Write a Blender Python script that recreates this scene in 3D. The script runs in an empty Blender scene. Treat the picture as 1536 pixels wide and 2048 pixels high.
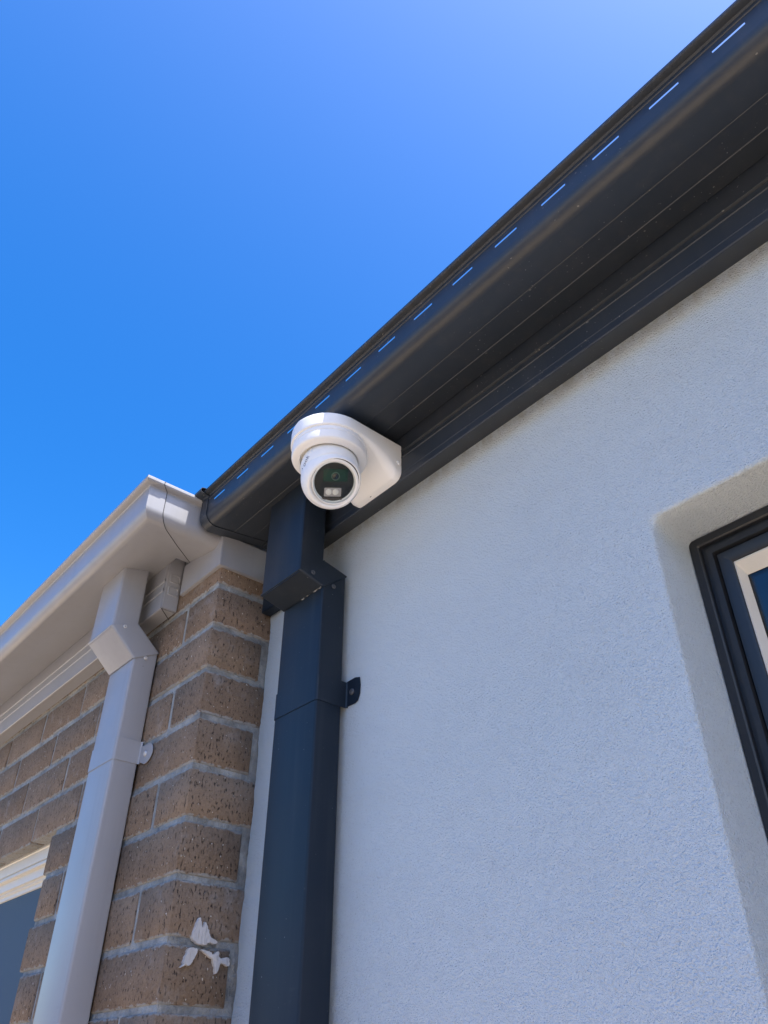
import bpy, bmesh, math, random
from mathutils import Vector, Matrix
random.seed(7)
scene = bpy.context.scene
COL = scene.collection
H = 1.6                                   # eye height of the photographer above the ground
R = math.radians

# ------------------------------------------------------------------ camera
cam_d = bpy.data.cameras.new('camera'); cam = bpy.data.objects.new('camera', cam_d); COL.objects.link(cam)
cam_d.sensor_fit = 'VERTICAL'; cam_d.sensor_height = 36.0; cam_d.lens = 27.864
cam_d.clip_start = 0.02; cam_d.clip_end = 3000
right = Vector((0.64880942, 0.76094676, 0.00252098)); up = Vector((0.44733074, -0.38408545, 0.80769646)); fwd = Vector((-0.61558228, 0.52291337, 0.58959314))
cam.matrix_world = Matrix(((right.x, up.x, -fwd.x, 0), (right.y, up.y, -fwd.y, 0), (right.z, up.z, -fwd.z, H), (0, 0, 0, 1)))
scene.camera = cam

# ------------------------------------------------------------------ sky, sun, exposure
SUN_AZ = R(85.5)                          # from +Y towards +X
SUN_EL = R(63.0)
w = bpy.data.worlds.new('World'); scene.world = w; w.use_nodes = True
nt = w.node_tree
sky = nt.nodes.new('ShaderNodeTexSky'); sky.sky_type = 'NISHITA'; sky.sun_disc = False
sky.sun_elevation = SUN_EL; sky.sun_rotation = SUN_AZ
sky.altitude = 0; sky.air_density = 1.0; sky.dust_density = 2.0; sky.ozone_density = 3.0
bg = nt.nodes['Background']; bg.inputs['Strength'].default_value = 0.15
hs = nt.nodes.new('ShaderNodeHueSaturation'); hs.inputs['Saturation'].default_value = 1.46; hs.inputs['Hue'].default_value = 0.507; hs.inputs['Value'].default_value = 0.90
nt.links.new(sky.outputs['Color'], hs.inputs['Color']); nt.links.new(hs.outputs['Color'], bg.inputs['Color'])
sd = bpy.data.lights.new('sun', 'SUN'); sun = bpy.data.objects.new('sun', sd); COL.objects.link(sun)
sd.energy = 4.0; sd.angle = R(0.53); sd.color = (1.0, 0.95, 0.88)
sv = Vector((math.sin(SUN_AZ)*math.cos(SUN_EL), math.cos(SUN_AZ)*math.cos(SUN_EL), math.sin(SUN_EL)))
sun.rotation_euler = sv.to_track_quat('Z', 'Y').to_euler(); sun.location = (3, 1, 8)
vs = scene.view_settings
vs.view_transform = 'Standard'; vs.look = 'None'; vs.gamma = 1.0; vs.use_curve_mapping = False
vs.exposure = 1.3

# ------------------------------------------------------------------ helpers
class MB:
    def __init__(s): s.v = []; s.f = []
    def add(s, vs_, fs):
        o = len(s.v); s.v += [tuple(p) for p in vs_]; s.f += [tuple(i+o for i in f) for f in fs]; return s
    def box(s, x0, x1, y0, y1, z0, z1):
        return s.add([(x0,y0,z0),(x1,y0,z0),(x1,y1,z0),(x0,y1,z0),(x0,y0,z1),(x1,y0,z1),(x1,y1,z1),(x0,y1,z1)],
                     [(0,3,2,1),(4,5,6,7),(0,1,5,4),(1,2,6,5),(2,3,7,6),(3,0,4,7)])
    def quad(s, a, b, c, d): return s.add([a,b,c,d], [(0,1,2,3)])
    def loft(s, rings, close=True, cap0=False, cap1=False):
        n = len(rings[0]); vs_ = [p for r in rings for p in r]; fs = []
        for i in range(len(rings)-1):
            for j in range(n if close else n-1):
                k = (j+1) % n
                fs.append((i*n+j, i*n+k, (i+1)*n+k, (i+1)*n+j))
        if cap0: fs.append(tuple(reversed(range(n))))
        if cap1: fs.append(tuple((len(rings)-1)*n+j for j in range(n)))
        return s.add(vs_, fs)

def obj(name, mb, mat, parent=None, org=None, bevel=0, smooth=30, solid=0, recalc=True, loc=None):
    """one mesh object; vertices are given camera-relative (eye at 0,0,0) and stored about the origin `org`"""
    if org is None: org = tuple(parent['_o']) if parent is not None else (0,0,0)
    me = bpy.data.meshes.new(name)
    me.from_pydata([(x-org[0], y-org[1], z-org[2]) for x,y,z in mb.v], [], mb.f)
    bm = bmesh.new(); bm.from_mesh(me)
    if recalc: bmesh.ops.recalc_face_normals(bm, faces=bm.faces)
    if bevel: bmesh.ops.bevel(bm, geom=[e for e in bm.edges if len(e.link_faces)==2 and e.calc_face_angle(0) > 0.5], offset=bevel, segments=2, affect='EDGES', clamp_overlap=True)
    bm.to_mesh(me); bm.free()
    me.materials.append(mat)
    o = bpy.data.objects.new(name, me); COL.objects.link(o)
    if solid:
        m = o.modifiers.new('sheet', 'SOLIDIFY'); m.thickness = solid; m.offset = -1
        bpy.context.view_layer.update()
        me2 = bpy.data.meshes.new_from_object(o.evaluated_get(bpy.context.evaluated_depsgraph_get()))
        o.modifiers.clear(); o.data = me2; bpy.data.meshes.remove(me); me = me2; me.name = name
    me.shade_smooth(); me.set_sharp_from_angle(angle=R(smooth))
    o['_o'] = org
    if parent is not None:
        po = parent['_o']; o.parent = parent; o.location = (org[0]-po[0], org[1]-po[1], org[2]-po[2])
    else: o.location = (org[0], org[1], org[2]+H)
    return o
def thing(name, label, cat, org, group=None):
    o = bpy.data.objects.new(name, None); COL.objects.link(o); o.empty_display_size = .05
    o.location = (org[0], org[1], org[2]+H); o['_o'] = org
    o['label'] = label; o['category'] = cat
    if group: o['group'] = group
    return o
def arc(cx, cy, r, a0, a1, n):
    return [(cx+r*math.cos(R(a0+(a1-a0)*i/n)), cy+r*math.sin(R(a0+(a1-a0)*i/n))) for i in range(n+1)]
def rrect(x0, x1, y0, y1, r, n=3):
    return arc(x1-r,y1-r,r,0,90,n)+arc(x0+r,y1-r,r,90,180,n)+arc(x0+r,y0+r,r,180,270,n)+arc(x1-r,y0+r,r,270,360,n)

# ------------------------------------------------------------------ materials
def mat(name):
    m = bpy.data.materials.new(name); m.use_nodes = True
    t = m.node_tree; return m, t, t.nodes['Principled BSDF']
def N(t, kind, **kw):
    n = t.nodes.new(kind)
    for k, v in kw.items():
        if k.startswith('_'): n.inputs[k[1:].replace('_',' ')].default_value = v
        else: setattr(n, k, v)
    return n
def ramp(t, src, stops):
    r = t.nodes.new('ShaderNodeValToRGB'); e = r.color_ramp.elements
    while len(e) < len(stops): e.new(.5)
    for el, (p, c) in zip(e, stops):
        el.position = p; el.color = (c, c, c, 1) if not isinstance(c, tuple) else (*c, 1)
    t.links.new(src, r.inputs['Fac']); return r.outputs['Color']
def mix(t, fac, a, b):
    n = t.nodes.new('ShaderNodeMix'); n.data_type = 'RGBA'
    for sock, v in ((n.inputs[0], fac), (n.inputs[6], a), (n.inputs[7], b)):
        if isinstance(v, (int, float)): sock.default_value = v
        elif isinstance(v, tuple): sock.default_value = (*v, 1)
        else: t.links.new(v, sock)
    return n.outputs[2]
def noise(t, vec, scale, detail=2, rough=.5):
    n = N(t, 'ShaderNodeTexNoise', _Scale=scale, _Detail=detail, _Roughness=rough)
    t.links.new(vec, n.inputs['Vector']); return n.outputs['Fac']
def mapping(t, vec, scale):
    n = t.nodes.new('ShaderNodeMapping'); n.inputs['Scale'].default_value = scale
    t.links.new(vec, n.inputs['Vector']); return n.outputs['Vector']
def bump(t, h, strength, dist, prev=None):
    n = N(t, 'ShaderNodeBump', _Strength=strength, _Distance=dist); t.links.new(h, n.inputs['Height'])
    if prev is not None: t.links.new(prev, n.inputs['Normal'])
    return n.outputs['Normal']
def math_n(t, op, a, b):
    n = t.nodes.new('ShaderNodeMath'); n.operation = op
    for i, v in enumerate((a, b)):
        if isinstance(v, (int, float)): n.inputs[i].default_value = v
        else: t.links.new(v, n.inputs[i])
    return n.outputs[0]

def painted_metal(name, col, rough, dust, speck=None, speck_amt=.74, spec=.5):
    m, t, b = mat(name)
    tc = N(t, 'ShaderNodeTexCoord').outputs['Object']
    n1 = noise(t, tc, 7, 4, .6)
    c = mix(t, ramp(t, n1, [(.42, 0.0), (.75, .22)]), col, dust)
    st_ = noise(t, mapping(t, tc, (1, 1, .05)), 55, 3, .6)
    c = mix(t, ramp(t, st_, [(.52, 0.0), (.72, .30)]), c, dust)
    sc_ = noise(t, mapping(t, tc, (.35, .35, 1)), 60, 4, .75)
    c = mix(t, math_n(t, 'MULTIPLY', ramp(t, sc_, [(.60, 0.0), (.68, .35)]), ramp(t, n1, [(.45, 0.0), (.6, 1.0)])), c, dust)
    if speck:
        n2 = noise(t, tc, 230, 1)
        n3 = noise(t, tc, 9, 2)
        f = math_n(t, 'MULTIPLY', ramp(t, n2, [(speck_amt, 0.0), (speck_amt+.03, .7)]), ramp(t, n3, [(.45, 0.0), (.6, 1.0)]))
        c = mix(t, f, c, speck)
    t.links.new(c, b.inputs['Base Color'])
    rr = N(t, 'ShaderNodeMapRange'); t.links.new(n1, rr.inputs[0]); rr.inputs[3].default_value = rough-.06; rr.inputs[4].default_value = rough+.1
    t.links.new(rr.outputs[0], b.inputs['Roughness'])
    b.inputs['Specular IOR Level'].default_value = spec
    n4 = noise(t, mapping(t, tc, (1, 1, 1)), 3.2, 2)
    nb = bump(t, n4, .16, .004)
    t.links.new(bump(t, noise(t, tc, 900, 1), .05, .0005, nb), b.inputs['Normal'])
    return m
M_dark = painted_metal('charcoal_steel', (.022,.029,.040), .37, (.052,.052,.053), (.30,.29,.27), .735)
M_dark_pipe = painted_metal('charcoal_pipe_steel', (.009,.016,.027), .42, (.036,.042,.050), (.35,.34,.32), .78, .32)
M_tan = painted_metal('stone_grey_steel', (.300,.302,.318), .30, (.25,.246,.25), (.12,.11,.10), .79)
M_alu_dark = painted_metal('black_aluminium', (.016,.018,.022), .38, (.03,.03,.032))
M_cream = painted_metal('cream_aluminium', (.68,.63,.55), .4, (.6,.56,.48))

def render_mat():
    m, t, b = mat('acrylic_render')
    tc = N(t, 'ShaderNodeTexCoord').outputs['Object']
    big = noise(t, tc, 2.3, 4, .6)
    base = mix(t, ramp(t, big, [(.3, 0.0), (.7, 1.0)]), (.665,.745,.79), (.715,.795,.84))
    g1 = noise(t, tc, 400, 3, .6)
    g2 = noise(t, tc, 760, 2, .5)
    patch = ramp(t, noise(t, tc, 3.1, 3, .6), [(.40, .25), (.62, 1.0)])
    pit = math_n(t, 'MULTIPLY', ramp(t, g1, [(.30, 1.0), (.40, 0.0)]), patch)
    base = mix(t, math_n(t, 'MULTIPLY', pit, .55), base, (.42,.45,.47))  # shade inside the pits is put into the colour as well
    tw = noise(t, mapping(t, tc, (1, 1, 2.2)), 11, 4, .65)
    base = mix(t, ramp(t, tw, [(.50, 0.0), (.80, .22)]), base, (.60,.63,.64))
    # grime washed off the eaves along the top of the wall
    sx = N(t, 'ShaderNodeSeparateXYZ'); t.links.new(tc, sx.inputs[0])
    top = N(t, 'ShaderNodeMapRange'); t.links.new(sx.outputs['Z'], top.inputs[0])
    top.inputs[1].default_value = 2.392; top.inputs[2].default_value = 2.428; top.clamp = True
    gr = math_n(t, 'MULTIPLY', top.outputs[0], ramp(t, noise(t, mapping(t, tc, (1,1,.6)), 38, 4, .7), [(.42, 0.0), (.60, 1.0)]))
    base = mix(t, math_n(t, 'MULTIPLY', gr, .4), base, (.33,.30,.19))
    t.links.new(base, b.inputs['Base Color'])
    b.inputs['Roughness'].default_value = .9; b.inputs['Specular IOR Level'].default_value = .25
    h = math_n(t, 'ADD', math_n(t, 'MULTIPLY', g1, 1.0), math_n(t, 'MULTIPLY', g2, .5))
    n0 = bump(t, tw, .30, .010)
    nb = bump(t, noise(t, tc, 130, 2), .45, .004, n0)
    t.links.new(bump(t, h, 1.0, .0055, nb), b.inputs['Normal'])
    return m
M_render = render_mat()

def brick_mat():
    m, t, b = mat('wirecut_brick')
    tcn = N(t, 'ShaderNodeTexCoord'); oi = N(t, 'ShaderNodeObjectInfo')
    add = N(t, 'ShaderNodeVectorMath', operation='MULTIPLY_ADD'); add.inputs[1].default_value = (37, 23, 51)
    cx = N(t, 'ShaderNodeCombineXYZ')
    for i in range(3): t.links.new(oi.outputs['Random'], cx.inputs[i])
    t.links.new(cx.outputs[0], add.inputs[0]); t.links.new(tcn.outputs['Object'], add.inputs[2])
    tc = add.outputs[0]
    v = mix(t, ramp(t, noise(t, tc, 16, 4, .65), [(.3, 0.0), (.7, 1.0)]), (.162,.114,.078), (.255,.184,.128))
    v = mix(t, ramp(t, oi.outputs['Random'], [(0.0, 0.0), (1.0, .75)]), v, (.148,.100,.066))
    v = mix(t, ramp(t, noise(t, tc, 420, 2), [(.35, 0.0), (.65, .35)]), v, (.31,.23,.165))
    drag = noise(t, mapping(t, tc, (1, 1, .40)), 310, 3, .6)
    pit = ramp(t, drag, [(.60, 0.0), (.65, 1.0)])
    fine = ramp(t, noise(t, mapping(t, tc, (1, 1, .10)), 330, 2), [(.35, 0.0), (.65, 1.0)])
    v = mix(t, math_n(t, 'MULTIPLY', pit, .85), v, (.028,.022,.02))
    fl = ramp(t, noise(t, mapping(t, tc, (1,1,.6)), 260, 1), [(.735, 0.0), (.76, 1.0)])
    v = mix(t, fl, v, (.56,.52,.46))
    # mortar smeared over the bed edges
    sx = N(t, 'ShaderNodeSeparateXYZ'); t.links.new(tcn.outputs['Object'], sx.inputs[0])
    edge = N(t, 'ShaderNodeMapRange'); t.links.new(math_n(t, 'ABSOLUTE', sx.outputs['Z'], 0), edge.inputs[0])
    edge.inputs[1].default_value = .0255; edge.inputs[2].default_value = .0385
    sm = math_n(t, 'MULTIPLY', edge.outputs[0], noise(t, mapping(t, tc, (1,1,1.5)), 75, 5, .7))
    smear = ramp(t, sm, [(.34, 0.0), (.44, .9)])
    v = mix(t, smear, v, (.28,.285,.275))
    haze_ = ramp(t, noise(t, tc, 17, 5, .7), [(.56, 0.0), (.74, .42)])
    v = mix(t, haze_, v, (.34,.32,.30))
    t.links.new(v, b.inputs['Base Color']); b.inputs['Roughness'].default_value = .88; b.inputs['Specular IOR Level'].default_value = .25
    n0 = bump(t, noise(t, tc, 45, 4, .65), .6, .006)
    n1 = bump(t, fine, .35, .0006, n0)
    inv = math_n(t, 'SUBTRACT', fl, pit)
    t.links.new(bump(t, inv, .9, .0022, n1), b.inputs['Normal'])
    return m
M_brick = brick_mat()
def mortar_mat():
    m, t, b = mat('grey_mortar')
    tc = N(t, 'ShaderNodeTexCoord').outputs['Object']
    v = mix(t, ramp(t, noise(t, tc, 26, 5, .65), [(.32, 0.0), (.68, 1.0)]), (.17,.175,.17), (.39,.395,.38))
    v = mix(t, ramp(t, noise(t, tc, 500, 2), [(.55, 0.0), (.7, .5)]), v, (.22,.215,.20))
    t.links.new(v, b.inputs['Base Color']); b.inputs['Roughness'].default_value = .92; b.inputs['Specular IOR Level'].default_value = .2
    n0 = bump(t, noise(t, tc, 70, 4, .65), 1.0, .007)
    t.links.new(bump(t, noise(t, tc, 420, 2), .5, .001, n0), b.inputs['Normal'])
    return m
M_mortar = mortar_mat()
def plain(name, col, rough=.5, spec=.5, metal=0, var=.08, scale=40):
    m, t, b = mat(name)
    tc = N(t, 'ShaderNodeTexCoord').outputs['Object']
    c2 = tuple(x*(1-var*2) for x in col)
    t.links.new(mix(t, noise(t, tc, scale, 3), c2, col), b.inputs['Base Color'])
    b.inputs['Roughness'].default_value = rough; b.inputs['Specular IOR Level'].default_value = spec; b.inputs['Metallic'].default_value = metal
    return m
M_white = plain('white_camera_plastic', (.80,.80,.79), .38, .45, var=.02)
M_black = plain('black_plastic', (.010,.011,.012), .35)
M_gapdark = plain('seam_and_gap_shade', (.02,.02,.022), .8)
M_board = plain('green_sensor_cover', (.010,.048,.028), .25, .5, var=.1)
M_lensring = plain('lens_ring', (.10,.16,.12), .3)
M_lens = plain('lens_glass_black', (.004,.008,.008), .06, .8)
M_strip = plain('brown_reflection', (.10,.075,.06), .4)
M_led = plain('white_led', (.85,.80,.76), .25)
M_ledbox = plain('led_reflector', (.46,.42,.41), .2, .6)
M_print = plain('grey_print', (.05,.06,.09), .6)
M_screw = plain('screw_steel', (.62,.61,.60), .35, .5, .3)
M_screw_dark = plain('painted_screw', (.07,.075,.085), .4)
M_sealant = plain('dried_white_sealant', (.62,.60,.585), .65, .3, var=.14, scale=120)
_t = M_sealant.node_tree; _tc = N(_t, 'ShaderNodeTexCoord').outputs['Object']
_t.links.new(bump(_t, noise(_t, mapping(_t, _tc, (1, 1, .3)), 240, 3), .8, .003), _t.nodes['Principled BSDF'].inputs['Normal'])
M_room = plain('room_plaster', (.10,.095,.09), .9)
M_lining = plain('cream_lining', (.72,.68,.60), .6)
M_blind = plain('roller_blind_fabric', (.11,.145,.19), .9, .1, var=.05, scale=800)
M_screen = plain('insect_screen_mesh', (.085,.135,.185), .85, .15, var=.10, scale=1400)
M_roofd = plain('charcoal_roof_steel', (.03,.032,.037), .45)
M_bounce_fence = plain('pale_bounce_fence', (.56,.60,.66), .5, var=.03)  # for the added fence, pale and cool to tint the bounced light
FY, FH = -1.5, 1.95
def glass_mat(name, f0, tint):
    # reflectance rises towards grazing angles the same way on both faces of the sheet
    m = bpy.data.materials.new(name); m.use_nodes = True; t = m.node_tree; t.nodes.clear()
    out = t.nodes.new('ShaderNodeOutputMaterial'); mx = t.nodes.new('ShaderNodeMixShader')
    fr = t.nodes.new('ShaderNodeLayerWeight'); fr.inputs['Blend'].default_value = .5; tr = t.nodes.new('ShaderNodeBsdfTransparent'); gl = t.nodes.new('ShaderNodeBsdfGlossy')
    tr.inputs['Color'].default_value = (*tint, 1); gl.inputs['Roughness'].default_value = .015
    tc = N(t, 'ShaderNodeTexCoord').outputs['Object']
    t.links.new(bump(t, noise(t, tc, 2.5, 1), .03, .02), gl.inputs['Normal'])
    t.links.new(math_n(t, 'ADD', math_n(t, 'MULTIPLY', math_n(t, 'POWER', fr.outputs['Facing'], 5.0), 1-f0), f0), mx.inputs[0]); t.links.new(tr.outputs[0], mx.inputs[1]); t.links.new(gl.outputs[0], mx.inputs[2])
    t.links.new(mx.outputs[0], out.inputs['Surface']); return m
M_glass = glass_mat('window_glass', .07, (.80,.82,.81))
M_glass2 = glass_mat('screened_window_glass', .02, (.80,.83,.84))
M_dome = glass_mat('camera_window', .006, (.92,.94,.94))
def ground_mat():
    m, t, b = mat('pale_concrete_ground')
    tc = N(t, 'ShaderNodeTexCoord').outputs['Object']
    v = mix(t, noise(t, tc, .7, 6, .6), (.46,.365,.26), (.60,.48,.345))
    v = mix(t, ramp(t, noise(t, tc, 90, 3), [(.5, 0.0), (.75, .4)]), v, (.20,.185,.165))
    t.links.new(v, b.inputs['Base Color']); b.inputs['Roughness'].default_value = .9
    t.links.new(bump(t, noise(t, tc, 120, 3), .3, .004), b.inputs['Normal'])
    return m
M_ground = ground_mat()

# ------------------------------------------------------------------ the setting
g = obj('ground', MB().quad((-1500,-1500,-H),(1500,-1500,-H),(1500,1500,-H),(-1500,1500,-H)), M_ground)
g['kind'] = 'structure'

XC, YC, Z0 = -1.197, .6027, .7798         # brick corner, brick face, middle of the topmost visible bed joint
YR = .7245                                # face of the rendered wall

def frame_loops(x0, x1, z0, z1, loops, n=4):
    """swept frame round a rectangle: loops of (inset, y, corner radius)"""
    rings = []
    for ins, y, r in loops:
        rings.append([(x, y, z) for x, z in rrect(x0+ins, x1-ins, z0+ins, z1-ins, max(r, .0004), n)])
    return rings

# ---------------------------------------------- rendered house
RH = thing('rendered_house', 'house with off-white rendered wall, charcoal fascia and black framed window', 'house', (1.2, 2.2, -H))
wx0, wx1, wz0, wz1 = -.3734, .90, -.55, .541
def render_wall():
    mb = MB()
    n = 4
    loops = [(-.0065, YR, .005)]
    for i in range(7):
        a = R(90*i/6); rr = .0045
        loops.append((-rr+rr*math.sin(a), YR+rr-rr*math.cos(a), .005+.011*i/6))
    loops += [(.0005, YR+.04, .018), (.002, .795, .012), (.002, .835, .006)]
    rings = frame_loops(wx0, wx1, wz0, wz1, loops, n)
    X0, X1, Z0_, Z1 = -1.10, 4.2, -H-.05, .835
    per = n+1
    outer = [(X1,YR,Z1)]*per+[(X0,YR,Z1)]*per+[(X0,YR,Z0_)]*per+[(X1,YR,Z0_)]*per
    mb.loft([outer]+rings)
    # strip beside the brick return, with its hand-trowelled edge
    zs = []; z = Z1
    while z > -.7: zs.append(z); z -= .006
    zs.append(Z0_)
    row = []
    wv = 0
    for i, z in enumerate(zs):
        wv = .6*wv+random.uniform(-.0013, .0013)
        row.append((XC+.001+wv+.0015*math.sin(z*21)+.001*math.sin(z*57), YR, z))
    vs_ = []
    for (x, y, z) in row: vs_ += [(x, y+.012, z), (x, y+.0022, z), (x+.0022, y, z), (X0, y, z)]
    fs = []
    for i in range(len(row)-1):
        for j in range(3): fs.append((i*4+j, i*4+j+1, (i+1)*4+j+1, (i+1)*4+j))
    mb.add(vs_, fs)
    return mb
wall_mb = render_wall()
wall = obj('wall', wall_mb, M_render, RH, smooth=50)

# fascia under the dark gutter
fp = [(.7275,.8310),(.7250,.8265),(.6850,.8095),(.6830,.8078),(.6808,.8075),(.6796,.8088),(.6796,.8120),(.6806,.8132),(.6806,.8215),(.6800,.8222),(.6800,.8520),(.6788,.8530),(.6788,.8545),(.6830,.8560),(.6830,.8668),(.6788,.8682),(.6788,.8697),(.6800,.8705),(.6800,.960),(.700,.960)]
fz = MB(); fz.loft([[(x,y,z) for y,z in fp] for x in (-1.150,-1.0,-.5,0,.5,1.2,4.2)], close=False)
obj('fascia', fz, M_dark, RH, solid=.002)
obj('flashing', MB().box(-1.1930, -1.145, .7010, .7225, .7490, .806), M_dark_pipe, RH, bevel=.0015)
obj('leak_blocker', MB().box(-1.187, -1.150, .683, .7225, .893, .955), M_dark, RH)  # added box that stops light leaking in beside the gutter end
# roof sheet with ribs
rf = MB(); rings = []
for i in range(0, 181):
    x = -1.16+i*.03
    zz = .018*(1 if i % 6 in (2,3) else 0)
    rings.append([(x,.625,.972+zz),(x,4.6,.972+zz+3.975*math.tan(R(15)))])
rf.loft(rings, close=False)
obj('roof', rf, M_roofd, RH, solid=.001)
# window of the rendered wall
win = MB()
win.loft(frame_loops(wx0, wx1, wz0, wz1, [(-.004,.828,.002),(.0025,.828,.002),(.0025,.800,.003),(.004,.7985,.003),(.0125,.7985,.002),(.014,.8005,.002),(.0145,.806,.002),(.0200,.806,.002),(.0205,.8015,.002),(.0275,.8015,.002),(.028,.812,.002),(.028,.832,.002)]))
window = obj('window', win, M_alu_dark, RH)
window['label'] = 'black aluminium window set deep in the rounded render reveal'
sash = MB(); sash.loft(frame_loops(wx0, wx1, wz0, wz1, [(.026,.828,.001),(.0295,.808,.001),(.0300,.8065,.001),(.0415,.8065,.001),(.0445,.8085,.001),(.0450,.8110,.001),(.0450,.832,.001)]))
obj('sash', sash, M_alu_dark, window)
obj('pane', MB().box(wx0+.0445, wx1-.0445, .8275, .8315, wz0+.0445, wz1-.0445), M_glass, window)
ln = MB(); ln.loft([[(x,y,z) for x,z in rrect(wx0+a_, wx1-a_, wz0+b_, wz1-b_, .001, 4)] for a_,b_,y in ((.030,.030,.8335),(.0440,.0440,.8335),(.0448,.0448,.8108),(.0460,.0465,.8108),(.0500,.0590,.8262),(.030,.030,.8345))])
obj('bead_and_reflection', ln, M_lining, window)  # cream lining, widened to stand in for the soffit reflected in the pane
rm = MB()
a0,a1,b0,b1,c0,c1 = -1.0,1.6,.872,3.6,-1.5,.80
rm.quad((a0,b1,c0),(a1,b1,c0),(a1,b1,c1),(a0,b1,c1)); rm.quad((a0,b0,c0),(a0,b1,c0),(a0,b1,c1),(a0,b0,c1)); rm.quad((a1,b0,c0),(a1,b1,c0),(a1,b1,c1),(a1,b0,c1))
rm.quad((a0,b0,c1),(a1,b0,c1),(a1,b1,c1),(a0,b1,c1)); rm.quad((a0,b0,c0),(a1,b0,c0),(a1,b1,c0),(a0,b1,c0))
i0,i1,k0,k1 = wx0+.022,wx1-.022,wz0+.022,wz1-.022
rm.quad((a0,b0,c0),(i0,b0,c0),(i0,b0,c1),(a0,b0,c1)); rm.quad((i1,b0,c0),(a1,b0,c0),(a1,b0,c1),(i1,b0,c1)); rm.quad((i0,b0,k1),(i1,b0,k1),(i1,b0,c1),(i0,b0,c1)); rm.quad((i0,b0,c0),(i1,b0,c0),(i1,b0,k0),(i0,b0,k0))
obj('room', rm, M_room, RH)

# ---------------------------------------------- brick house
BH = thing('brick_house', 'house of brown wire-cut brick with stone grey fascia and cream framed window', 'house', (-3.0, 2.0, -H))
OX, OZ = -1.776, Z0-.086*4+.005           # right side and head of the window opening
BX0 = -4.6
mm = MB(); rc = .0028
mm.box(OX+.003, XC-rc, YC+rc, .83, -H-.05, .93)
mm.box(BX0, OX+.003, YC+rc, .70, OZ+.0045, .93)
mm.box(BX0, OX+.003, YC+rc, .70, -H-.05, -.62)
bwall = obj('brick_wall', mm, M_mortar, BH)
bwall['label'] = 'stretcher-bond brown brickwork with grey mortar joints'
def brick_mesh(name, L, D, Hh):
    me = bpy.data.meshes.new(name); bm = bmesh.new()
    bmesh.ops.create_cube(bm, size=1); bmesh.ops.scale(bm, vec=(L, D, Hh), verts=bm.verts)
    bmesh.ops.bevel(bm, geom=list(bm.edges), offset=.0022, segments=1, affect='EDGES')
    for v in bm.verts: v.co += Vector((random.uniform(-.0009,.0009), random.uniform(-.0006,.0006), random.uniform(-.0009,.0009)))
    bm.to_mesh(me); bm.free(); me.materials.append(M_brick)
    me.shade_smooth(); me.set_sharp_from_angle(angle=R(55)); return me
str_m = [brick_mesh('stretcher_brick', .230, .11, .0765) for _ in range(4)]
ret_m = [brick_mesh('return_brick', .110, .23, .0765) for _ in range(3)]
cut = {}
def place_brick(me, x, y, z, flip=False):
    o = bpy.data.objects.new('brick', me); COL.objects.link(o); o.parent = bwall
    po = bwall['_o']
    o.location = (x-po[0]+random.uniform(-.0008,.0008), y-po[1]+random.uniform(-.0009,.0009), z-po[2]+random.uniform(-.0008,.0008))
    o.rotation_euler = (0, random.uniform(-.003,.003), random.uniform(-.003,.003)+(math.pi if flip else 0))
for k in range(-1, 15):
    z = Z0+.043-.086*(k+1)+.086            # centre of course k (course 0 sits on the topmost visible bed joint)
    z = Z0-.043-.086*k
    xr = XC
    if k % 2 == 0:
        place_brick(ret_m[k % 3], XC-.055, YC+.115, z); xr = XC-.121
    while xr > -3.3:
        xl = xr-.230
        lim = OX if z < OZ else -9
        if xl >= lim-.02: place_brick(random.choice(str_m), (xl+xr)/2, YC+.055, z, random.random() < .5)
        elif xr-lim > .03:
            L = xr-lim; key = (round(L, 3), k % 2)
            if key not in cut: cut[key] = brick_mesh('cut_brick', L, .11, .0765)
            place_brick(cut[key], xr-L/2, YC+.055, z); break
        else: break
        xr = xl-.0112

# stone grey trim wrapped round the top of the brick corner
tr = MB()
tr.loft([[(-1.3475,.5955,.8175),(-1.3475,.5955,.888),(-1.3475,.612,.888),(-1.3475,.612,.8175)],
         [(-1.1885,.5955,.8175),(-1.1885,.5955,.888),(-1.205,.612,.888),(-1.205,.612,.8175)],
         [(-1.1885,.722,.8175),(-1.1885,.722,.888),(-1.205,.722,.888),(-1.205,.722,.8175)]], cap0=True, cap1=True)
trim = obj('eaves_trim', tr, M_tan, BH, bevel=.0012)
# fascia with two ribs, closed by a folded end
yF = .569
tf = [(.6022,.7885),(.6012,.7868),(.5715,.7866),(.5692,.7880),(yF,.8270),(.5672,.8285),(.5672,.8340),(yF,.8355),(yF,.8500),(.5672,.8515),(.5672,.8570),(yF,.8585),(yF,.935),(.585,.935)]
ff = MB(); ff.loft([[(x,y,z) for y,z in tf] for x in (BX0,-3,-2.2,-1.7,-1.44)], close=False)
fas = obj('fascia', ff, M_tan, BH, solid=.0015)
fe = MB()
tf2 = [(y-.0011, z-.0011) for y,z in tf]
fe.loft([[(x,y,z) for y,z in tf2] for x in (-1.452,-1.3665)], close=False)
fend = obj('fascia_end', fe, M_tan, fas, solid=.0012)
ec = MB(); ec.box(-1.3660,-1.3610,.5680,.6018,.7862,.925)
ecap = obj('end_plate', ec, M_tan, fas, bevel=.0015)
for zc in (.858, .829):
    e2 = MB(); o_ = [(-1.3610, y, z) for y,z in rrect(.5745,.5985,zc-.0105,zc+.0105,.003)]
    i_ = [(-1.3594, y, z) for y,z in rrect(.5757,.5973,zc-.0093,zc+.0093,.003)]
    j_ = [(-1.3594, y, z) for y,z in rrect(.5767,.5963,zc-.0083,zc+.0083,.003)]
    k_ = [(-1.3604, y, z) for y,z in rrect(.5775,.5955,zc-.0075,zc+.0075,.003)]
    e2.loft([o_,i_,j_,k_], cap1=True)
    obj('embossed_panel', e2, M_tan, fas)
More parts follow.
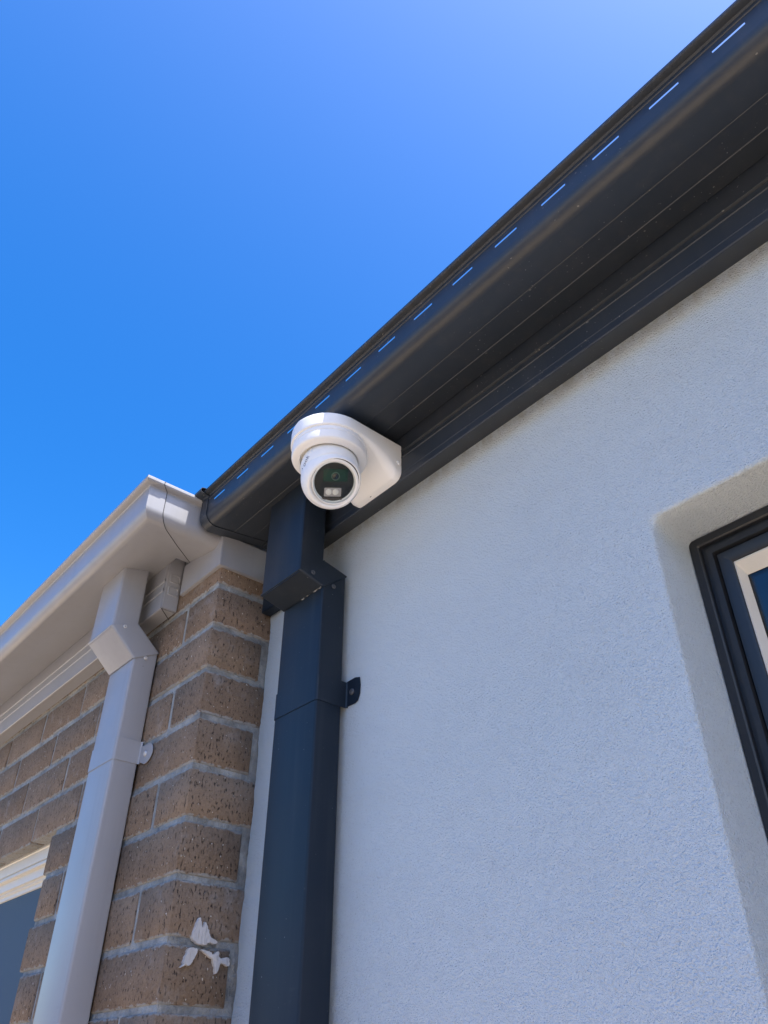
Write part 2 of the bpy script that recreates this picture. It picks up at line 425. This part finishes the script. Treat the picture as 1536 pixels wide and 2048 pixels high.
sm_ = MB(); sm_.box(-.0004,.0004,0,.048,-.0006,.0006)
c_, s_ = math.cos(R(45)), math.sin(R(45))
sm_.v = [(-1.3640+x*c_-y*s_, .5700+x*s_+y*c_, .7851+z) for x,y,z in sm_.v]
obj('mitre_seam', sm_, M_gapdark, fas)
# roof
rf = MB(); rings = []
for i in range(0, 116):
    x = -1.30-i*.03; zz = .018*(1 if i % 6 in (2,3) else 0)
    rings.append([(x,.515,.972+zz),(x,4.6,.972+zz+4.085*math.tan(R(15)))])
rf.loft(rings, close=False)
obj('roof', rf, M_roofd, BH, solid=.001)
# window in the brick wall
ox0 = -3.25
bw = MB()
bw.loft(frame_loops(ox0, OX, -.62, OZ, [(-.002,.70,.001),(-.002,.636,.001),(.0025,.634,.001),(.006,.634,.001),(.0075,.6365,.001),(.030,.6375,.001),(.031,.6410,.001),(.033,.6410,.001),(.034,.6375,.001),(.040,.6375,.001),(.041,.648,.001),(.060,.648,.001),(.061,.655,.001),(.066,.655,.001),(.068,.660,.001),(.076,.660,.001),(.078,.668,.001),(.078,.70,.001)]))
bwin = obj('window', bw, M_cream, BH)
bwin['label'] = 'cream aluminium window under the brick lintel course'
obj('pane', MB().box(ox0+.074, OX-.074, .670, .674, -.55, OZ-.074), M_glass2, bwin)
obj('insect_screen', MB().box(ox0+.070, OX-.070, .6640, .6646, -.56, OZ-.070), M_screen, bwin)
obj('blind', MB().box(ox0+.06, OX-.06, .700, .702, -.6, OZ-.04), M_blind, bwin)
bk = MB(); bk.box(BX0, OX+.3, .7015, .75, -H, .93); obj('inner_wall', bk, M_room, BH)

# ---------------------------------------------- dark slotted gutter
TILT = .0088
def zt(x, z): return z+TILT*(x+.4)
arcp = arc(.563,.909,.022,270,180,8)
DP = [(.6790,.930),(.6790,.9022),(.6760,.9012),(.6480,.8976),(.6470,.8962),(.6455,.8957),(.6440,.8963),(.6060,.8919),(.6052,.8912),(.6044,.8916)]+arcp+[(.541,.9268),(.541,.9312),(.541,.9405),(.5398,.9412),(.5398,.9440),(.541,.9448),(.541,.9490),(.5385,.9508),(.5330,.9512),(.5305,.9518),(.5290,.9535),(.5290,.9570),(.5305,.9590),(.537,.9600),(.5420,.9585),(.5430,.954)]
i_slot = DP.index((.541,.9268))
DG = thing('rain_gutter', 'charcoal steel gutter with a row of overflow slots above the rendered wall', 'gutter', (0, .60, .89))
SX = []                                   # slot intervals
k = -14
while True:
    xr_ = -.0378-.0821*k; xl_ = xr_-.0392
    if xl_ < -1.155: break
    SX.append((xl_, xr_)); k += 1
st = sorted({-1.186, 4.2} | {round(v,5) for s in SX for v in s} | {1.5, 2.5})
body = MB(); nP = len(DP)
vs_ = [(x,y,zt(x,z)) for x in st for y,z in DP]; fs = []
slot_l = {round(a,5) for a,_ in SX}
for i in range(len(st)-1):
    for j in range(nP-1):
        if j == i_slot and st[i] in slot_l: continue
        fs.append((i*nP+j, i*nP+j+1, (i+1)*nP+j+1, (i+1)*nP+j))
body.add(vs_, fs)
gb = obj('trough', body, M_dark, DG, solid=.0006, smooth=28)
def outset(P, d):
    out = []
    for i,(y,z) in enumerate(P):
        a = P[max(i-1,0)]; c = P[min(i+1,len(P)-1)]
        ty, tz = c[0]-a[0], c[1]-a[1]; l = math.hypot(ty,tz) or 1
        out.append((y-abs(tz)/l*d if z > .90 else y+ (tz/l)*d*-1, z-abs(ty)/l*d if z < .93 else z+abs(ty)/l*d*.4))
    return out
EP = [(.6795,.932),(.6795,.9005),(.600,.8897)]+arc(.563,.909,.0236,270,180,8)+[(.5394,.946),(.536,.9485),(.526,.9495),(.5215,.9520),(.5205,.956),(.5225,.9605),(.529,.9625),(.540,.9625)]
se = MB(); se.loft([[(x,y,zt(x,z)) for y,z in EP] for x in (-1.190,-1.1655)], close=False)
stop = obj('stop_end', se, M_dark, DG, solid=.0008)
cp = MB(); cp.add([(-1.1895,y,zt(-1.19,z)) for y,z in EP], [tuple(range(len(EP)))])
obj('end_cap', cp, M_dark, stop, solid=.0008)

# ---------------------------------------------- stone grey gutter turning the corner
TG = thing('rain_gutter', 'stone grey steel gutter turning the corner over the brick wall', 'gutter', (-2.2, .50, .865))
TP = [(.5690,.935),(.5690,.8915),(.5660,.8900),(.500,.8745)]+arc(.4555,.889,.022,270,180,8)+[(.4335,.9330),(.4320,.9352),(.4255,.9362),(.4220,.9375),(.4200,.9400),(.4200,.9445),(.4225,.9478),(.4330,.9490),(.4355,.945)]
MIT = -.767                               # mitre plane x + y
SEAM = -.732                              # seam plane x + y
run = MB(); run.loft([[(BX0,y,z) for y,z in TP],[(-3,y,z) for y,z in TP],[(-2,y,z) for y,z in TP],[(-1.45,y,z) for y,z in TP],[(MIT-y,y,z) for y,z in TP],
                      [(MIT-y, SEAM-(MIT-y), z) for y,z in TP]], close=False)
trun = obj('trough', run, M_tan, TG, solid=.0009, smooth=28)
rp = [(y+.0012, z+.0008) for y,z in TP]   # the return laps inside the mitre piece
ret = MB(); ret.loft([[(MIT-y, SEAM-(MIT-y)-.006, z) for y,z in rp],[(MIT-y, .60, z) for y,z in rp],[(MIT-y, .715, z) for y,z in rp]], close=False)
obj('return_trough', ret, M_tan, TG, solid=.0009, smooth=28)
sq = MB(); a_ = [(y-.0002,z-.0002) for y,z in TP]; sq.loft([[(MIT-y, SEAM-(MIT-y)-.0002, z) for y,z in a_],[(MIT-y, SEAM-(MIT-y)+.0012, z) for y,z in a_]], close=False)
obj('seam', sq, M_gapdark, TG, solid=.0006)

# ---------------------------------------------- downpipes
def pipe(th, m, x0, x1, yu0, yu1, yl0, yl1, ztop, e1F, e1B, e2F, e2B, zbot, r=.0045):
    def ring(y0, y1, zF, zB, d=0):
        return [(x, y, zF+(zB-zF)*(y-y0)/(y1-y0)) for x,y in rrect(x0-d, x1+d, y0-d, y1+d, r, 3)]
    a = MB(); a.loft([ring(yu0,yu1,ztop,ztop), ring(yu0,yu1,e1F-.004,e1B-.004)])
    obj('upper_pipe', a, m, th, solid=.0009)
    d = .0013
    b = MB(); b.loft([ring(yu0,yu1,e1F+.0015,e1B+.0015,d), ring(yu0,yu1,e1F,e1B,d), ring(yl0,yl1,e2F,e2B,d), ring(yl0,yl1,e2F-.0015,e2B-.0015,d)])
    el = obj('offset_elbow', b, m, th, solid=.0009)
    c = MB(); c.loft([ring(yl0,yl1,e2F+.004,e2B+.004), ring(yl0,yl1,zbot,zbot)])
    obj('lower_pipe', c, m, th, solid=.0009)
    return el
def disc(c, nrm, prof, seg=14):
    """lathe of (radius, height) pairs about nrm at c"""
    n = Vector(nrm).normalized(); u = n.orthogonal().normalized(); v = n.cross(u); c = Vector(c); mb = MB()
    mb.loft([[tuple(c+n*h+u*(rad*math.cos(2*math.pi*i/seg))+v*(rad*math.sin(2*math.pi*i/seg))) for i in range(seg)] for rad,h in prof], cap0=True, cap1=True)
    return mb
def strap(th, m, x0, x1, y0, yw, z0, z1, ear, screw_at, mscrew):
    d = .0013; mb = MB()
    U = [(x0-d, yw-.001)]+arc(x0-d+.005, y0-d+.005, .005, 180, 270, 4)+arc(x1+d-.005, y0-d+.005, .005, 270, 360, 4)+[(x1+d, yw-.004), (x1+d+.003, yw-.0012)]
    mb.loft([[(x,y,z0) for x,y in U],[(x,y,z1) for x,y in U]], close=False)
    s = obj('wall_strap', mb, m, th, solid=.001)
    e = MB(); pts = [(x,z) for x,z in ear]
    e.loft([[(x, yw-.0022, z) for x,z in pts],[(x, yw-.0010, z) for x,z in pts]], cap0=True, cap1=True)
    obj('fixing_ear', e, m, s)
    obj('screw', disc((screw_at[0], yw-.0022, screw_at[1]), (0,-1,0), [(.0052,0),(.0052,.0012),(.0042,.0024),(.0022,.0028),(.0018,.0012)]), mscrew, s)
    return s

DD = thing('downpipe', 'charcoal rectangular downpipe fixed to the rendered wall below the camera', 'downpipe', (-.999, .69, -H))
pipe(DD, M_dark_pipe, -1.0565, -.9418, .6164, .6658, .6650, .7145, .897, .6972, .7341, .6841, .7226, -H+.05)
ear = [(-.9400,.4855),(-.9400,.5275),(-.920,.5285)]+[(-.9085+.0,.5255),(-.9065,.512),(-.9075,.498),(-.9120,.4880),(-.918,.4855)]
strap(DD, M_dark_pipe, -1.0565, -.9418, .6650, YR, .4835, .5265, ear, (-.9265,.5065), M_screw_dark)
for yy, zz in ((.643,.7010),(.687,.6905)):
    obj('rivet', disc((-.9404, yy, zz), (1,0,0), [(.0042,0),(.0040,.0012),(.0026,.0020),(.0016,.0018),(.0012,.0004)], 12), M_screw_dark, DD)

sb = MB(); pp = []
for i in range(15):
    x = -1.006+i*.0045; hw = .0005+random.random()*.0011*(1 if i % 4 else .2); zc = .6828+random.uniform(-.0006,.0006)
    pp.append([(x,.6638,zc-hw),(x,.6628,zc),(x,.6638,zc+hw)])
sb.loft(pp, close=False); obj('sealant_bead', sb, M_sealant, DD)
TD = thing('downpipe', 'stone grey rectangular downpipe with angled offset on the brick wall', 'downpipe', (-1.465, .575, -H))
pipe(TD, M_tan, -1.518, -1.410, .4945, .5485, .5510, .6005, .889, .740, .758, .688, .7125, -H+.05)
ear = [(-1.4090,.4905),(-1.4090,.5205),(-1.400,.5195)]+[(-1.3795+.0235*math.cos(R(a)), .4995+.0185*math.sin(R(a))) for a in range(100,-101,-20)]+[(-1.400,.4880)]
strap(TD, M_tan, -1.518, -1.410, .5510, YC, .4870, .5290, ear, (-1.384,.5005), M_screw)
for yy, zz in ((.5208,.7455),(.5755,.6938)):
    obj('rivet', disc((-1.4086, yy, zz), (1,0,0), [(.0042,0),(.0040,.0012),(.0026,.0020),(.0016,.0018),(.0012,.0004)], 12), M_screw, TD)

# ---------------------------------------------- security camera on its wall bracket
cx, cy, rm_ = -.811, .572, .064
SC = thing('security_camera', 'white turret security camera on a wall bracket below the charcoal gutter', 'camera', (cx, .60, .74))
def mount():
    secs = []
    def sec(y, w, zb, ztp, xc, rb, rt=.004):
        rb = min(rb, w*.48, (ztp-zb)*.48); rt = min(rt, w*.48, (ztp-zb)*.3)
        pts = arc(xc+w-rt, ztp-rt, rt, 0, 90, 3)+arc(xc-w+rt, ztp-rt, rt, 90, 180, 3)+arc(xc-w+rb, zb+rb, rb, 180, 270, 6)+arc(xc+w-rb, zb+rb, rb, 270, 360, 6)
        return [(x, y, z) for x, z in pts]
    bx = -.8145; bwid = .0587
    def topz(y): return .872+.0095*max(0, (y-.575)/.105)
    for y, zb, rb in ((.6795,.8085,.016),(.6690,.8088,.016),(.6655,.8105,.017),(.660,.8150,.018),(.652,.8215,.018),(.642,.8285,.016),(.630,.8350,.013),(.618,.8400,.010),(.605,.8440,.007),(.590,.8465,.005)):
        f = (y-cy)/(.6795-cy)
        secs.append(sec(y, rm_+(bwid-rm_)*f, zb, topz(y), cx+(bx-cx)*f, rb))
    for i in range(0, 17):
        a = R(90*i/16*.985)
        secs.append(sec(cy-rm_*math.sin(a), rm_*math.cos(a), .847, topz(cy), cx, .0035))
    mb = MB(); mb.loft(secs, cap0=True, cap1=True); return mb
mt = obj('bracket', mount(), M_white, SC, smooth=42)
obj('screw_hole', disc((-.826, .674, .8090), (0,0,-1), [(.0030,-.001),(.0030,.0003)], 12), M_gapdark, mt)
obj('side_screw', disc((-.7558, .6735, .8385), (1,0,0), [(.0042,0),(.0042,.0014),(.003,.0024)], 10), M_white, mt)
def lathe(c, n, prof, seg=64):
    return disc(c, n, prof, seg)
base = MB()
prof = [(.050,0),(.0610,0),(.0612,.001),(.0612,.0070),(.0604,.0078),(.0604,.0088),(.0612,.0096),(.0612,.0210),(.0606,.0232),(.0590,.0250),(.0560,.0262),(.0500,.0272),(.0478,.0272),(.0470,.0262),(.0470,.0200)]
obj('base_ring', lathe((cx,cy,.847), (0,0,-1), prof), M_white, SC, smooth=25)
B = Vector((-.8078, .5750, .7850)); Rb = .0478
view = (-B).normalized()
vr = right.copy(); vu = up.copy()
d1 = (view+vr*.16-vu*.30).normalized()          # where the ball looks
f1 = (vr-d1*vr.dot(d1)).normalized(); f2 = d1.cross(f1)
sp = []
aopen = 60
for i in range(0, 33):
    a = R(175-(175-aopen)*i/32)
    sp.append((Rb*math.sin(a), Rb*math.cos(a)))
r_o, h_o = sp[-1]
sp += [(r_o-.0012,h_o+.0016),(r_o-.0028,h_o+.0023),(r_o-.0046,h_o+.0022),(r_o-.0058,h_o+.0012),(r_o-.0068,h_o-.0010),(.0340,h_o-.0012),(.0338,h_o-.0060)]
shell = obj('ball_housing', lathe(B, d1, sp, 72), M_white, SC, smooth=40)
hF = h_o+.0005
B2 = Vector((cx+.0012, cy+.0010, .8045)); R2 = .0468
bp_ = [(R2*math.sin(R(a)), -R2*math.cos(R(a))) for a in range(4, 126, 4)]
bmb = lathe(B2, (0,0,1), bp_, 72)
def clip(p):                                    # the ball stops behind the lens module
    e = (Vector(p)-B).dot(d1)-(hF-.011); return tuple(Vector(p)-d1*e) if e > 0 else p
bmb.v = [clip(p) for p in bmb.v]
body_ = obj('swivel_ball', bmb, M_white, SC, smooth=50)
E0 = B+f1*.0024+f2*.0016                        # the lens module sits a little off the middle of the ball
ib = [(.004,-.010),(.034,-.010),(.0362,hF-.004),(.0360,hF+.0004),(.0352,hF+.0012),(.0344,hF+.0012),(.0338,hF+.0006),(.0334,hF-.0045),(.030,hF-.0060),(.001,hF-.0060)]
eye = obj('eyeball', lathe(E0, d1, ib, 72), M_white, SC, smooth=32)
# dark crescent laid on the surface as the shade between module and hood
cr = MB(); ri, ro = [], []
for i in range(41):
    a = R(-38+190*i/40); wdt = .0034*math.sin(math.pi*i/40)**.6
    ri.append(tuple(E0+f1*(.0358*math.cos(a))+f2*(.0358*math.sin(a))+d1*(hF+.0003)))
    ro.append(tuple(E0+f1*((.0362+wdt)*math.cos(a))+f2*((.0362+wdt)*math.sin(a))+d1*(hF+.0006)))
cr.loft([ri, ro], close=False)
obj('gap_shade', cr, M_gapdark, SC)
lp = MB(); rings = []
for i in range(41):
    a = R(-42+198*i/40); k_ = math.sin(math.pi*i/40)**.6; rad = Vector(f1*math.cos(a)+f2*math.sin(a))
    r0 = .0362+.0034*k_; ring = []
    for dr, dh in ((0,-.001),(0,.0016),(.0008,.0024),(.0018,.0020),(.0026,.0004),(.0030,-.003)):
        ring.append(tuple(E0+rad*(r0+dr)+d1*(hF+dh*max(k_,.05))))
    rings.append(ring)
lp.loft(rings, close=False)
obj('hood', lp, M_white, SC, smooth=60)
F0 = E0+d1*(hF-.0058); d2 = d1
fu, fv = f1.copy(), f2.copy()
rot = R(-4.5); fu, fv = fu*math.cos(rot)+fv*math.sin(rot), fv*math.cos(rot)-fu*math.sin(rot)
U_ = .0335/264
def P(u, v, h=0): return tuple(F0+fu*(u*U_)+fv*(v*U_)+d2*h)
obj('face_plate', lathe(F0, d2, [(.0333,-.0005),(.0333,.0004),(.001,.0004)], 48), M_black, eye)
def plate(name, u0,u1,v0,v1,h0,h1,m,r=8,par=None):
    mb = MB(); rr_ = rrect(u0,u1,v0,v1,r,3)
    mb.loft([[P(u,v,h0) for u,v in rr_],[P(u,v,h1) for u,v in rr_]], cap1=True); return obj(name, mb, m, par or eye)
plate('sensor_cover', -140,165,5,165,.0004,.0016,M_board,10)
obj('lens_ring', lathe(P(12,72,.0016), d2, [(.0068,0),(.0068,.0006),(.0058,.0006),(.0058,.0002)], 32), M_lensring, eye)
obj('lens', lathe(P(12,72,.0014), d2, [(.0056,0),(.0050,.0009),(.003,.0015),(.0005,.0017)], 32), M_lens, eye)
plate('lamp_window', -118,95,-190,-78,.0004,.0012,M_ledbox,10)
plate('reflection_strip', -150,110,-232,-205,.0004,.0010,M_strip,10)  # brownish reflection in the front glass, laid in as a coloured plate
for u in (-62, 24):
    obj('lamp', lathe(P(u,-132,.0012), d2, [(.0050,0),(.0046,.0008),(.0030,.0016),(.0006,.0020)], 24), M_led, eye)
dome = [(.0337,.0)]+[(.0337*math.cos(R(a)), .0030*math.sin(R(a))) for a in range(10,90,10)]+[(.0005,.0030)]
obj('front_window', lathe(E0+d1*(hF+.0002), d2, dome, 48), M_dome, SC, smooth=60)
# printed maker's name on the ball
cu = bpy.data.curves.new('lettering', 'FONT'); cu.body = 'HiLook'; cu.size = 1; cu.align_x = 'CENTER'; cu.align_y = 'CENTER'; cu.resolution_u = 3
to = bpy.data.objects.new('lettering_src', cu); COL.objects.link(to)
bpy.context.view_layer.update()
tme = bpy.data.meshes.new_from_object(to.evaluated_get(bpy.context.evaluated_depsgraph_get()))
bpy.data.objects.remove(to)
bm = bmesh.new(); bm.from_mesh(tme)
bmesh.ops.triangulate(bm, faces=bm.faces[:]); bmesh.ops.subdivide_edges(bm, edges=bm.edges[:], cuts=1)
tn = (view*.52-vr*.80+vu*.12).normalized()
tx = (vr*.55+vu*.80); tx = (tx-tn*tx.dot(tn)).normalized(); ty_ = tn.cross(tx)
tmb = MB(); S_ = .0125
for v in bm.verts: v.index = v.index
bm.verts.index_update()
tmb.v = [tuple(B2+(tn+tx*(v.co.x*S_/R2)+ty_*(v.co.y*S_/R2)).normalized()*(R2+.00025)) for v in bm.verts]
tmb.f = [tuple(v.index for v in f.verts) for f in bm.faces]
bm.free(); bpy.data.meshes.remove(tme)
obj('lettering', tmb, M_print, body_, recalc=False)

# ---------------------------------------------- dried sealant on the brick return
def blob(label, pts, th=.0070):
    me = bpy.data.meshes.new('sealant_smear'); bm = bmesh.new()
    cy_ = sum(p[0] for p in pts)/len(pts); cz_ = sum(p[1] for p in pts)/len(pts)
    # smooth the outline
    out = []
    n = len(pts)
    for i in range(n):
        p0, p1, p2, p3 = pts[i-1], pts[i], pts[(i+1)%n], pts[(i+2)%n]
        for s in (0, .2, .4, .6, .8):
            q = [.5*((2*p1[c])+(-p0[c]+p2[c])*s+(2*p0[c]-5*p1[c]+4*p2[c]-p3[c])*s*s+(-p0[c]+3*p1[c]-3*p2[c]+p3[c])*s**3) for c in (0,1)]
            out.append([q[0]+random.uniform(-.0007,.0007), q[1]+random.uniform(-.0007,.0007)])
    vs_ = [bm.verts.new((0, y-cy_, z-cz_)) for y,z in out]
    f = bm.faces.new(vs_)
    r = bmesh.ops.extrude_face_region(bm, geom=[f])
    for e in r['geom']:
        if isinstance(e, bmesh.types.BMVert): e.co.x += th
    top = [e for e in r['geom'] if isinstance(e, bmesh.types.BMFace)]
    ed = [e for ff_ in top for e in ff_.edges]
    bmesh.ops.bevel(bm, geom=ed, offset=.0045, segments=5, affect='EDGES', clamp_overlap=True)
    bmesh.ops.recalc_face_normals(bm, faces=bm.faces); bm.to_mesh(me); bm.free()
    me.materials.append(M_sealant); me.shade_smooth(); me.set_sharp_from_angle(angle=R(60))
    o = bpy.data.objects.new('sealant_smear', me); COL.objects.link(o)
    o.location = (XC-.0012, cy_, cz_+H)
    o['label'] = label; o['category'] = 'sealant'; o['group'] = 'white sealant left on the brick return'
blob('upper fan-shaped smear of white sealant on the brick corner', [(.6417,.1827),(.6435,.196),(.6493,.2106),(.6535,.206),(.6570,.1985),(.6602,.2055),(.668,.195),(.6730,.186),(.6841,.1814),(.680,.1775),(.672,.1790),(.6650,.1752),(.656,.1748),(.648,.177)])
blob('lower left blob of white sealant, dripping below the mortar joint', [(.6395,.1697),(.6528,.1683),(.6505,.160),(.6460,.150),(.6413,.1463),(.637,.1475),(.6291,.143),(.6320,.148),(.6327,.1532),(.636,.163)])
blob('lower right forked smear of white sealant with one long drip', [(.6593,.1688),(.672,.1675),(.680,.1640),(.6883,.1687),(.692,.160),(.7065,.1612),(.7085,.1505),(.6950,.1535),(.6920,.1475),(.6900,.1405),(.6860,.1400),(.6845,.1480),(.6786,.1575),(.668,.1630)])

# ---------------------------------------------- added fence, unseen behind the viewpoint, to bounce cool light onto the walls
FN = thing('bounce_fence', 'added pale blue-grey fence, unseen behind the viewpoint, bouncing light onto the walls', 'fence', (-1.0, FY, -H))
for i in range(7):
    xa = -9+i*2.4
    pn = MB(); row = []
    for j in range(25):
        yo = FY+(.02 if (j//2) % 2 else -.02); row.append((xa+.03+j*(2.34/24), yo))
    pn.loft([[(x,y,-H+.03) for x,y in row],[(x,y,-H+FH-.04) for x,y in row]], close=False)
    obj('panel', pn, M_bounce_fence, FN, solid=.001)
    obj('post', MB().box(xa-.03, xa+.03, FY-.03, FY+.03, -H, -H+FH), M_bounce_fence, FN)
    obj('rail', MB().box(xa+.03, xa+2.37, FY-.028, FY+.028, -H+FH-.04, -H+FH), M_bounce_fence, FN)

for o in bpy.data.objects:
    if '_o' in o.keys(): del o['_o']
scene.render.engine = 'CYCLES'
